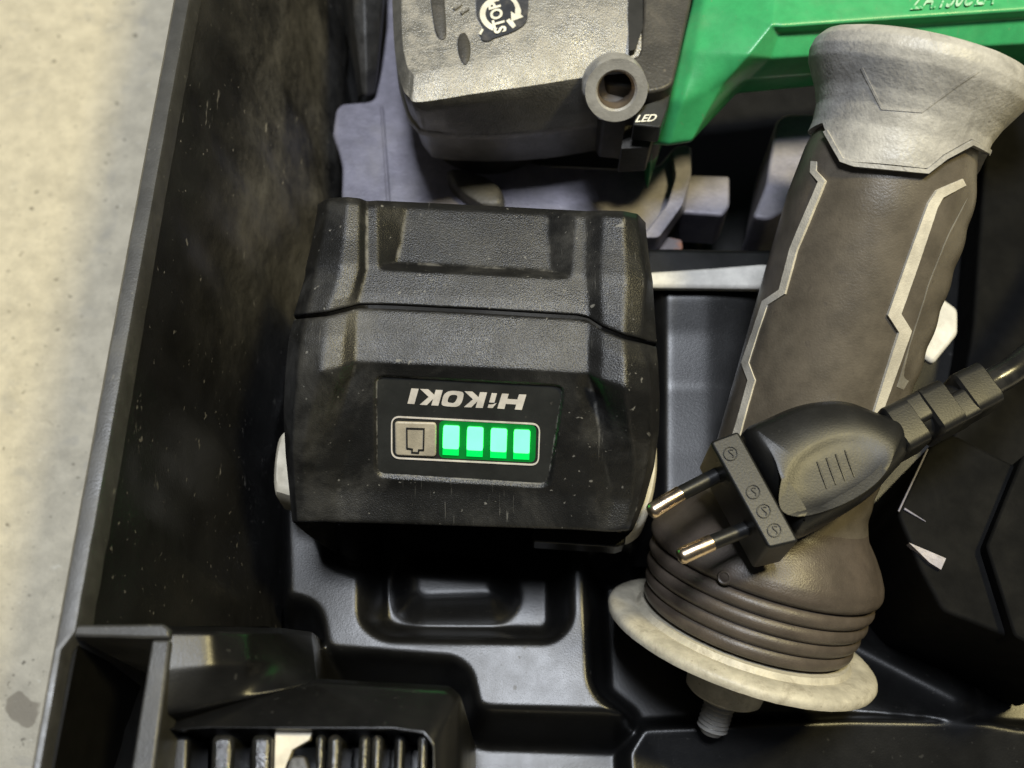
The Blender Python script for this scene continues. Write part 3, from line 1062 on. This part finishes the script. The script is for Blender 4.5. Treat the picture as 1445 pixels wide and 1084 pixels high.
loops = [ring_loop(nc - ez * 0.0058, R * 0.96), ring_loop(nc - ez * 0.0040, R * 0.96), ring_loop(nc - ez * 0.003, R, hexy=0.05),
         ring_loop(nc - ez * 0.0006, R * 0.99, hexy=0.05), ring_loop(nc, R * 0.93), ring_loop(nc, R * 0.62), ring_loop(nc - ez * 0.0006, R * 0.56)]
V, F = loft(loops, True, False)
nut = obj("handle_socket", V, F, M["steel"], gr, angle=30)
loops = [ring_loop(nc - ez * 0.0006, R * 0.56)]
for k in range(14):
    loops.append(ring_loop(nc - ez * (0.001 + 0.0006 * k), R * (0.50 if k % 2 else 0.54)))
V, F = loft(loops, False, True)
obj("threaded_bore", V, F, M["bore"], nut, angle=30)
# little black lamp cover lettered LED
V, F = slab([(893, 176), (899, 160), (908, 148), (925, 142), (938, 133), (946, 133), (942, 152), (932, 180)], 0.0935, 0.006, 3)
led = obj("lamp_cover", V, F, M["label"], gr, bevel=0.0005)
V, F = text_on("LED", (896, 172.5), (925, 171), (899, 162.5), 0.0938, 0.02, 0.25)
obj("led_lettering", V, F, M["white_print"], led, smooth=False)
V, F = slab([(876, 210), (882, 176), (926, 176), (917, 208)], 0.085, 0.010, 3)
obj("lamp_lens", V, F, M["dark_cast"], gr, bevel=0.001)

# green motor housing
gctrl = [[(988, -110), (1004, -110), (1105, -110), (1120, -110), (1260, -110), (1520, -110)],
         [(978, -4), (994, -4), (1089, 34), (1104, 38), (1260, 27), (1520, 10)],
         [(977, 2), (993, 2), (1086, 40), (1101, 46), (1260, 36), (1520, 20)],
         [(960, 70), (980, 72), (1056, 78), (1088, 82), (1260, 72), (1520, 58)],
         [(941, 140), (963, 142), (1018, 122), (1056, 112), (1260, 96), (1520, 84)],
         [(921, 203), (944, 205), (976, 200), (1040, 131), (1260, 110), (1520, 100)]]
gz = [[0.094, 0.097, 0.103, 0.103, 0.103, 0.103],
      [0.094, 0.097, 0.1015, 0.1015, 0.1015, 0.1015],
      [0.094, 0.097, 0.1010, 0.0985, 0.0980, 0.0980],
      [0.092, 0.0945, 0.0980, 0.0945, 0.0935, 0.0935],
      [0.086, 0.0885, 0.0900, 0.0870, 0.0850, 0.0850],
      [0.076, 0.0780, 0.0785, 0.0740, 0.0730, 0.0730]]
ctrl = [[at(x, y, z) for (x, y), z in zip(a, b)] for a, b in zip(gctrl, gz)]
ctrl.append([p + np.array([0, 0.0012, -0.002]) for p in ctrl[-1]])
ctrl.append([p + np.array([0, 0.030, -0.016]) for p in ctrl[-1]])
for row in ctrl:
    row.insert(0, row[0] + np.array([0.001, 0, -0.02]))
P = soft_patch(ctrl, 0.0006, 4)
patch_obj("motor_housing", P, M["green"], gr)
V, F = text_on("ZA:150ULA", (1284, 14), (1402, 6), (1290, -14), 0.1022, 0.01, 0.3)
obj("worn_lettering", V, F, M["green_print"], gr, smooth=False)

# neck and wheel guard under the gear head
nk = at(668, 205, 0.055)
V, F = lathe(nk + np.array([0.004, 0.012, -0.012]), (0, 0, 1), [(0, 0.018), (0.002, 0.019), (0.016, 0.019), (0.018, 0.020), (0.024, 0.020)], 48)
obj("spindle_neck", V, F, M["dark_cast"], gr, angle=40)
V, F = slab([(548, -90), (545, 40), (537, 100), (529, 138), (520, 143), (482, 146), (474, 154), (469, 190), (478, 214), (483, 236),
             (480, 345), (930, 345), (968, 290), (976, 240), (977, 206), (950, 208), (930, 232), (890, 238), (760, 232), (660, 200), (640, -90)], 0.051, 0.0035, 6)
obj("wheel_guard", V, F, M["guard"], gr, bevel=0.0012, seg=3)
# folded edge of the guard and its clamp
V, F = slab([(948, 212), (958, 205), (974, 205), (976, 245), (964, 288), (930, 335), (906, 335), (942, 288), (954, 248)], 0.0555, 0.006, 6)
obj("guard_rim", V, F, M["guard"], gr, bevel=0.002, seg=4)
V, F = pillow([(632, 238), (660, 240), (692, 252), (708, 268), (710, 290), (680, 290), (640, 262)], 0.0555,
              [(0.0505, 0), (0.0545, 0), (0.0555, 0.0008), (0.0558, 0.002)], 5)
obj("clamp_lever", V, F, M["dark_cast"], gr)
V, F = slab([(536, 150), (541, 150), (552, 300), (546, 300)], 0.0522, 0.001, 0)
obj("guard_crease", V, F, M["guard"], gr, bevel=0.0004)
V, F = slab([(962, 252), (975, 246), (1030, 248), (1030, 290), (1020, 304), (960, 300)], 0.048, 0.016, 5)
obj("clamp_block", V, F, M["guard"], gr, bevel=0.0015, seg=3)
sc_ = at(945, 372, 0.046)
V, F = lathe(sc_ - np.array([0, 0, 0.02]), (0, -0.1, 1), [(0, 0.0075), (0.018, 0.0078), (0.0205, 0.0068), (0.021, 0.0035)], 32)
obj("clamp_screw", V, F, M["guard"], gr, angle=40)
V, F = slab([(928, 350), (942, 334), (962, 338), (964, 350), (948, 366), (930, 370)], 0.0475, 0.0012, 3)
obj("rust_flake", V, F, M["rusty"], gr, bevel=0.0003)

# ------------------------------------------------------------------ flat bar behind the handle
V, F = slab([(905, 384), (1000, 378), (1075, 372), (1200, 378), (1330, 420), (1352, 436), (1352, 470), (1318, 512), (1250, 470), (1100, 406), (905, 404)], 0.058, 0.0028, 6)
bar = obj("flat_bar", V, F, M["pale"], None, bevel=0.0008, seg=2)
bar["label"] = "pale grey flat bar lying across the tray behind the side handle"
bar["category"] = "metal bar"

# ------------------------------------------------------------------ side handle
hd = empty("side_handle", at(1047, 893, 0.020), "grey rubber side handle with flared cap, ribbed neck and cream flange", "handle")
HA, HB = at(1047, 893, 0.046), at(1303, 80, 0.118)
HL = np.linalg.norm(HB - HA)
HX, HY, HZ = frame_from(HB - HA)


def t_at(ypx):
    lo, hi = -0.08, HL + 0.03
    for _ in range(50):
        m = 0.5 * (lo + hi)
        if proj(HA + HZ * m)[1] > ypx:
            lo = m
        else:
            hi = m
    return 0.5 * (lo + hi)


def prof_px(lst):
    out = []
    for y, hp in lst:
        t = t_at(y)
        dist = -((HA + HZ * t - CAM) @ np.array([0, -ST, CT]))
        out.append((t, hp * dist / FPX))
    return sorted(out)


PG = prof_px([(170, 104), (205, 112), (235, 119), (300, 123), (400, 121), (500, 118), (600, 115), (660, 113), (700, 116), (725, 126), (742, 141),
              (760, 154), (776, 163), (788, 166), (797, 163), (802, 152)])
PC = prof_px([(72, 60), (74, 120), (79, 140), (90, 149), (105, 152), (120, 149), (135, 140), (155, 128), (175, 120), (200, 117.5), (240, 122), (300, 126), (400, 124)])
tg, rg = np.array(PG).T
tcap, rcap = np.array(PC).T


def grip_r(t):
    return np.interp(t, tg, rg)


def cap_r(t):
    return np.interp(t, tcap, rcap)


def hit(px, py, rf):
    """(t, angle) where the sight line through a photograph point meets the handle"""
    w = ray(px, py)
    s = np.linspace(0.15, 0.42, 3000)
    P = CAM + s[:, None] * w - HA
    t = P @ HZ
    x, y = P @ HX, P @ HY
    f = np.hypot(x, y) - rf(t)
    i = np.where((f[:-1] > 0) & (f[1:] <= 0))[0]
    if len(i) == 0:
        i = [int(np.argmin(np.abs(f)))]
    i = i[0]
    return t[i], math.atan2(y[i], x[i])


def on_handle(t, th, rf, h=0.0):
    r = rf(t) + h
    return HA + HZ * t + r * (math.cos(th) * HX + math.sin(th) * HY)


# which way the camera lies, as an angle round the axis
th_cam = math.atan2((CAM - HA) @ HY, (CAM - HA) @ HX)
nth = 144
ths = th_cam + np.linspace(-math.pi, math.pi, nth, endpoint=False)
ts = np.concatenate([np.linspace(tg[0], t_at(720), 40), np.linspace(t_at(720), tg[-1], 90)[1:]])
loops = []
for t in ts:
    l = []
    for th in ths:
        r = grip_r(t)
        a = (th - th_cam)
        w = sstep((abs(a) - 1.05) / 0.35)                # finger pads at the flanks
        if t_at(690) < t < t_at(230):
            if math.cos(th) * HX[0] + math.sin(th) * HY[0] < 0:
                w = 0.0
            r += w * 0.0008 * abs(math.sin((t - t_at(620)) * math.pi / 0.0092)) ** 0.6
            r -= 0.0005 * sstep((0.9 - abs(a)) / 0.3)       # flat front panel
        l.append(HA + HZ * t + r * (math.cos(th) * HX + math.sin(th) * HY))
    loops.append(l)
L2 = np.array(loops)
L2 = blur(L2, 2, 0)
kb = int(np.argmin(np.abs(ts - t_at(712))))              # ts runs from the boss up to the cap
V, F = loft(list(L2[kb:]))
obj("grip", V, F, M["grip"], hd, angle=60)
V, F = loft(list(L2[:kb + 1]))
obj("boss", V, F, M["bellows"], hd, angle=60)  # split from the grip in darker rubber, blocked light put into colour

# cap with a zigzag lower edge
zz = [(1163, 174), (1187, 223), (1206, 229), (1307, 238), (1330, 218), (1369, 196), (1407, 219)]
bt = sorted([(((hit(x, y, cap_r)[1] - th_cam + math.pi) % (2 * math.pi)) - math.pi, hit(x, y, cap_r)[0]) for x, y in zz])
ba, bv = np.array(bt).T
t_side = t_at(215)
ba = np.r_[-math.pi, ba[0] - 0.35, ba, ba[-1] + 0.3, math.pi]
bv = np.r_[t_side, t_side, bv, t_side, t_side]
tend = np.interp(np.linspace(-math.pi, math.pi, nth, endpoint=False), ba, bv)
nrow = 60
rows = []
tmax = tcap[-1]
for k in range(nrow + 1):
    s = k / nrow
    l = []
    for th, te in zip(ths, tend):
        t = te + (tmax - te) * s
        r = cap_r(t) + 0.0004
        l.append(HA + HZ * t + r * (math.cos(th) * HX + math.sin(th) * HY))
    rows.append(l)
under = []
for th, te in zip(ths, tend):
    under.append(HA + HZ * (te + 0.0002) + (cap_r(te) - 0.002) * (math.cos(th) * HX + math.sin(th) * HY))
rows = [under] + rows
R3 = np.array(rows)
V, F = loft(list(R3))
obj("end_cap", V, F, M["cap"], hd, angle=50)


def strip(pts, wpx, rf, h, name, mat, taper=None):
    """a raised strip following the handle's skin along a photograph polyline"""
    P = [np.array(pts[0], float)]
    for a, b in zip(pts[:-1], pts[1:]):
        a, b = np.array(a, float), np.array(b, float)
        k = max(1, int(np.linalg.norm(b - a) / 6))
        P += [a + (b - a) * s / k for s in range(1, k + 1)]
    P = np.array(P)
    # mitred normals from the segments, so the corners stay crisp
    seg = np.diff(P, axis=0)
    seg /= np.linalg.norm(seg, axis=1, keepdims=True)
    d0 = np.vstack([seg[:1], seg])
    d1 = np.vstack([seg, seg[-1:]])
    n0 = np.column_stack([-d0[:, 1], d0[:, 0]])
    n1 = np.column_stack([-d1[:, 1], d1[:, 0]])
    nm = n0 + n1
    nm /= np.linalg.norm(nm, axis=1, keepdims=True)
    sc = 1 / np.clip((nm * n1).sum(1), 0.5, 1)
    W = np.interp(np.linspace(0, 1, len(P)), np.linspace(0, 1, len(wpx)), wpx) if np.ndim(wpx) else np.full(len(P), wpx)
    loops = []
    for p, n_, s_, w in zip(P, nm, sc, W):
        a = p + n_ * s_ * w / 2
        b = p - n_ * s_ * w / 2
        ta, aa = hit(a[0], a[1], rf)
        tb, ab = hit(b[0], b[1], rf)
        loops.append([on_handle(ta, aa, rf, -0.001), on_handle(ta, aa, rf, h), on_handle(tb, ab, rf, h), on_handle(tb, ab, rf, -0.001)])
    V, F = loft(loops)
    return obj(name, V, F, mat, hd, angle=30)


strip([(1149, 228), (1148, 242), (1160, 256), (1120, 352), (1104, 412), (1080, 428), (1052, 512), (1061, 537), (1040, 612), (1022, 680)],
      [8, 9, 10, 10, 9, 8, 10, 9, 10, 9], grip_r, 0.00025, "grip_strip", M["strip"])
strip([(1360, 257), (1326, 274), (1316, 290), (1262, 444), (1277, 468), (1246, 560), (1220, 640)], [10, 15, 17, 17, 15, 12, 10], grip_r, 0.00025, "grip_strip", M["strip"])
strip([(1384, 275), (1354, 350), (1322, 430), (1298, 484), (1270, 548)], [30, 44, 44, 28, 10], grip_r, 0.00012, "side_pad", M["pad"])
strip([(1168, 186), (1190, 227), (1207, 233), (1307, 242), (1332, 222), (1369, 201), (1400, 217)], 6, cap_r, 0.0009, "cap_border", M["cap"])
strip([(1217, 97), (1245, 154), (1300, 158), (1345, 124), (1380, 100)], 3.2, cap_r, 0.00055, "cap_emboss", M["cap"])

# rubber bellows: one ring after another
for k, (ya, hp) in enumerate(((812, 161), (832, 158), (851, 154), (870, 150))):
    t = t_at(ya)
    dist = -((HA + HZ * t - CAM) @ np.array([0, -ST, CT]))
    r = hp * dist / FPX
    w = 0.0040
    prof = [(-w * 0.52, r * 0.86)] + [(w * 0.5 * math.sin(a), r - 0.0021 + 0.0021 * math.cos(a)) for a in np.radians(np.linspace(-85, 85, 9))] + [(w * 0.52, r * 0.86)]
    V, F = lathe(HA + HZ * t, HZ, prof, 96)
    obj("bellows_ring", V, F, M["bellows"], hd, angle=70)
tA = t_at(880)
V, F = lathe(HA, HZ, [(t_at(880), 0.0215), (t_at(796), 0.0225)], 64)
obj("bellows_core", V, F, M["bellows"], hd)
# moulded hole in the boss
th_, ah = hit(1022, 815, grip_r)
hp_ = on_handle(th_, ah, grip_r, 0.0)
hn = unit(math.cos(ah) * HX + math.sin(ah) * HY)
V, F = lathe(hp_ - hn * 0.0022, hn, [(0.0, 0.0008), (0.0010, 0.0010), (0.0024, 0.0010), (0.0026, 0.0013), (0.0022, 0.0017), (0.0005, 0.0019)], 24)
obj("boss_eyelet", V, F, M["bellows"], hd)
# flange with worn edge, collar and threaded stud
FR = 187 * np.linalg.norm(HA - CAM) / FPX * 0.985
tf = t_at(893)
prof = [(-0.0029, 0.006), (-0.0029, FR * 0.96), (-0.0026, FR * 0.99), (-0.0016, FR), (-0.0006, FR * 0.99), (0.0, FR * 0.965), (0.0006, FR * 0.86), (0.0002, FR * 0.80), (0.0015, FR * 0.775), (0.0015, 0.010)]
V, F = lathe(HA + HZ * tf, HZ, prof, 120)
V = V + rng.normal(0, 0.00002, V.shape)
obj("flange", V, F, M["flange"], hd, angle=40)
V, F = lathe(HA + HZ * (tf - 0.0027), -HZ, [(0, 0.0102), (0.009, 0.0098), (0.0128, 0.0092), (0.0136, 0.0082)], 48)
obj("collar", V, F, M["flange"], hd, angle=40)
prof = [(0.0, 0.0034)]
for k in range(7):
    prof += [(0.0004 + k * 0.0011, 0.0038), (0.0009 + k * 0.0011, 0.0031)]
prof.append((0.0085, 0.0024))
V, F = lathe(HA + HZ * (tf - 0.0178), -HZ, prof, 32)
obj("threaded_stud", V, F, M["steel"], hd, angle=30)

# ------------------------------------------------------------------ mains plug with cable
ZP = 0.093
pg = empty("power_plug", at(1140, 660, 0.080), "black two-pin mains plug with cable, lying across the side handle", "plug")
outl = [(1043, 619), (1082, 594), (1130, 576), (1185, 572), (1232, 588), (1264, 600), (1278, 622), (1276, 646), (1258, 668), (1228, 700),
        (1186, 728), (1128, 756), (1106, 730), (1074, 676)]
def resample3(P, n=96):
    return align(resample(ccw(P), n), P.mean(0))


o2 = resample3(smooth_closed(px_outline(outl, ZP), 7))
hol = resample3(smooth_closed(px_outline([(1108, 690), (1122, 650), (1165, 622), (1212, 616), (1244, 630), (1250, 650), (1230, 680), (1190, 706), (1140, 722), (1112, 716)], ZP + 0.006), 6))
hc = hol.mean(0)
loops = []
for h, dd_ in ((-0.0095, 0.0045), (-0.008, 0.002), (-0.004, 0.0004), (0, 0), (0.003, 0.0004), (0.0050, 0.0015), (0.0060, 0.0028)):
    loops.append(np.column_stack([inset(o2, dd_), np.full(96, ZP + h)]))
for h, k_ in ((0.0062, 1.12), (0.0061, 1.0), (0.0059, 0.88), (0.0057, 0.72), (0.0056, 0.5), (0.0056, 0.25)):
    loops.append(np.column_stack([hc + (hol - hc) * k_, np.full(96, ZP + h)]))
L3 = np.array(loops)
V, F = loft(list(L3))
body = obj("plug_body", V, F, M["plug"], pg, angle=70)
for k in range(4):
    a = np.array([1153 + k * 13, 652 - k * 5.5])
    b = a + np.array([14, 38])
    V, F = tube([at(*a, ZP + 0.0056), at(*((a + b) / 2), ZP + 0.0057), at(*b, ZP + 0.0056)], 0.00022, 6)
    obj("finger_rib", V, F, M["plug"], body)
V, F = slab([(1002, 623), (1042, 608), (1128, 764), (1085, 774)], ZP + 0.0072, 0.0155, 6)
band = obj("face_band", V, F, M["plug"], pg, bevel=0.0006, seg=3)
ZB = ZP + 0.0073
for cx, cy in ((1031, 640), (1063, 694), (1078, 721), (1093, 748)):
    th = np.linspace(0, 2 * math.pi, 28, endpoint=False)
    P = [at(cx + 9.5 * math.cos(a), cy + 9.5 * math.sin(a), ZB + 0.0001) for a in th]
    V, F = tube(np.array(P + [P[0]]), 0.00011, 6, caps=False)
    P2 = [at(cx + 5 * math.sin(2 * a) * 0.7 + 1, cy + 5.5 * math.cos(a), ZB + 0.0001) for a in np.linspace(0.3, 3.6, 14)]
    V2, F2 = tube(np.array(P2), 0.00011, 6)
    V, F = join((V, F), (V2, F2))
    obj("approval_mark", V, F, M["plug"], band)
for a, m_, b in (((1052, 650), (960, 697), (916, 724)), ((1082, 735), (1004, 766), (957, 787))):
    pa, pm, pb = at(*a, ZP), at(*m_, ZP + 0.0005), at(*b, ZP + 0.001)
    e = unit(pb - pm)
    V, F = lathe(pa, pm - pa, [(0, 0.00165), (np.linalg.norm(pm - pa), 0.00160)], 24)
    sl = obj("pin_sleeve", V, F, M["plug"], pg, angle=50)
    Lp = np.linalg.norm(pb - pm)
    V, F = lathe(pm, e, [(0, 0.00172), (Lp - 0.0009, 0.00172), (Lp - 0.0003, 0.0014), (Lp, 0.0008)], 28)
    obj("pin", V, F, M["brass"], pg, angle=50)
# strain relief: slotted collars on a core
ra, rb = at(1252, 618, ZP), at(1392, 546, ZP)
RX = unit(rb - ra)
RY = unit(np.cross((0, 0, 1), RX))
RZ = np.cross(RX, RY)
RL = np.linalg.norm(rb - ra)
V, F = lathe(ra, RX, [(0, 0.0044), (RL * 0.95, 0.0040)], 24)
rel_ = obj("strain_relief", V, F, M["plug"], pg, angle=50)


def rr_loop(c, hw, hh, r=0.002):
    pts = round_poly([(-hw, -hh), (hw, -hh), (hw, hh), (-hw, hh)], r, 4)
    return np.array([c + RY * p[0] + RZ * p[1] for p in pts])


for k, (s0, s1, hw) in enumerate(((0.00, 0.25, 0.0054), (0.34, 0.60, 0.0054), (0.69, 0.98, 0.0050))):
    loops = [rr_loop(ra + RX * RL * s0, hw * 0.9, 0.0048), rr_loop(ra + RX * RL * (s0 + 0.025), hw, 0.0055),
             rr_loop(ra + RX * RL * (s1 - 0.025), hw * 0.98, 0.0054), rr_loop(ra + RX * RL * s1, hw * 0.88, 0.0046)]
    V, F = loft(loops)
    obj("relief_collar", V, F, M["plug"], rel_, angle=40)
for s0, s1, sg in ((0.22, 0.37, 1), (0.57, 0.72, -1)):
    c0 = ra + RX * RL * s0 + RY * sg * 0.0019
    c1 = ra + RX * RL * s1 + RY * sg * 0.0019
    V, F = loft([rr_loop(c0, 0.0033, 0.0051, 0.0012), rr_loop(c1, 0.0033, 0.0051, 0.0012)])
    obj("relief_bridge", V, F, M["plug"], rel_, angle=40)
V, F = tube(smooth_open([rb - RX * 0.004, at(1400, 540, ZP), at(1440, 514, ZP), at(1500, 456, ZP - 0.004), at(1580, 330, ZP - 0.02), at(1600, 200, 0.06)], 10), 0.0031, 24)
obj("cable", V, F, M["cable"], pg)

# ------------------------------------------------------------------ dark charger body on the right
ch = empty("charger_box", at(1400, 800, 0.020), "black plastic box with pale edge slots beside the plug, right edge", "charger")
V, F = slab([(1266, 724), (1311, 628), (1345, 612), (1580, 730), (1560, 960), (1440, 905), (1330, 862), (1300, 806)], 0.066, 0.045, 10)
body = obj("housing", V, F, M["box"], ch, bevel=0.0025, seg=4)
V, F = slab([(1392, 770), (1445, 640), (1600, 700), (1560, 960), (1432, 898)], 0.070, 0.010, 6)
obj("raised_panel", V, F, M["box"], ch, bevel=0.001)
V, F = tube([at(1268, 722, 0.0665), at(1309, 634, 0.0665)], 0.00022, 8)
obj("edge_trim", V, F, M["guard"], ch)
for a, b in (((1276, 718), (1306, 736)),):
    V, F = tube([at(*a, 0.0664), at(*b, 0.0662)], [0.0003, 0.00012], 8)
    obj("slot_edge", V, F, M["guard"], ch)
V, F = slab([(1283, 766), (1335, 788), (1328, 804), (1312, 794)], 0.0672, 0.002, 0)
obj("pale_tab", V, F, M["guard"], ch)
# ------------------------------------------------------------------ slotted block at the lower left
sb = empty("slotted_block", at(420, 1060, 0.022), "black slotted plastic block with shiny upright ribs and cream tag, bottom left", "plastic block")
ZF = 0.112
outer = [(196, 1028), (240, 1004), (450, 958), (636, 968), (652, 984), (652, 1200), (190, 1200)]
inner = [(214, 1030), (300, 1027), (560, 1030), (596, 1036), (610, 1052), (612, 1200), (200, 1200)]
oo = np.array([at(x, y, ZF - 0.0090) for x, y in outer])
om = np.array([at(x, y, ZF - 0.0050) for x, y in [(198, 1030), (242, 1010), (450, 966), (630, 976), (643, 990), (643, 1200), (192, 1200)]])
im = np.array([at(x, y, ZF) for x, y in inner])
ib = im.copy()
ib[:, 2] = 0.088
ob = oo.copy()
ob[:, 2] = 0.022
V, F = loft([ob, oo, om, im, ib], False, True)
F[-1] = F[-1][::-1]
F = F[:-1] + [tuple(reversed(F[-1]))]
obj("frame", V, F, M["case"], sb, bevel=0.0008, seg=3)
for x0, x1, zt, mk in ((220, 268, 0.106, "case"), (298, 330, 0.1095, "gloss"), (354, 384, 0.110, "gloss"), (446, 458, 0.1095, "gloss"), (462, 482, 0.110, "gloss"),
                       (506, 522, 0.110, "gloss"), (524, 540, 0.109, "gloss"), (556, 572, 0.107, "case"), (590, 604, 0.1095, "gloss")):
    V, F = slab([(x0, 1036), (x1, 1036), (x1 - 6, 1200), (x0 - 6, 1200)], zt, 0.014, 0)
    obj("rib", V, F, M[mk], sb, bevel=0.0011, seg=4)
V, F = slab([(389, 1032), (440, 1034), (436, 1044), (412, 1058), (402, 1084), (400, 1200), (384, 1200)], 0.108, 0.002, 0)
obj("cream_tag", V, F, M["cream"], sb)
V, F = slab([(404, 1085), (410, 1068), (430, 1066), (436, 1085), (434, 1200), (400, 1200)], 0.1095, 0.003, 4)
obj("hook", V, F, M["dark_cast"], sb, bevel=0.0008)
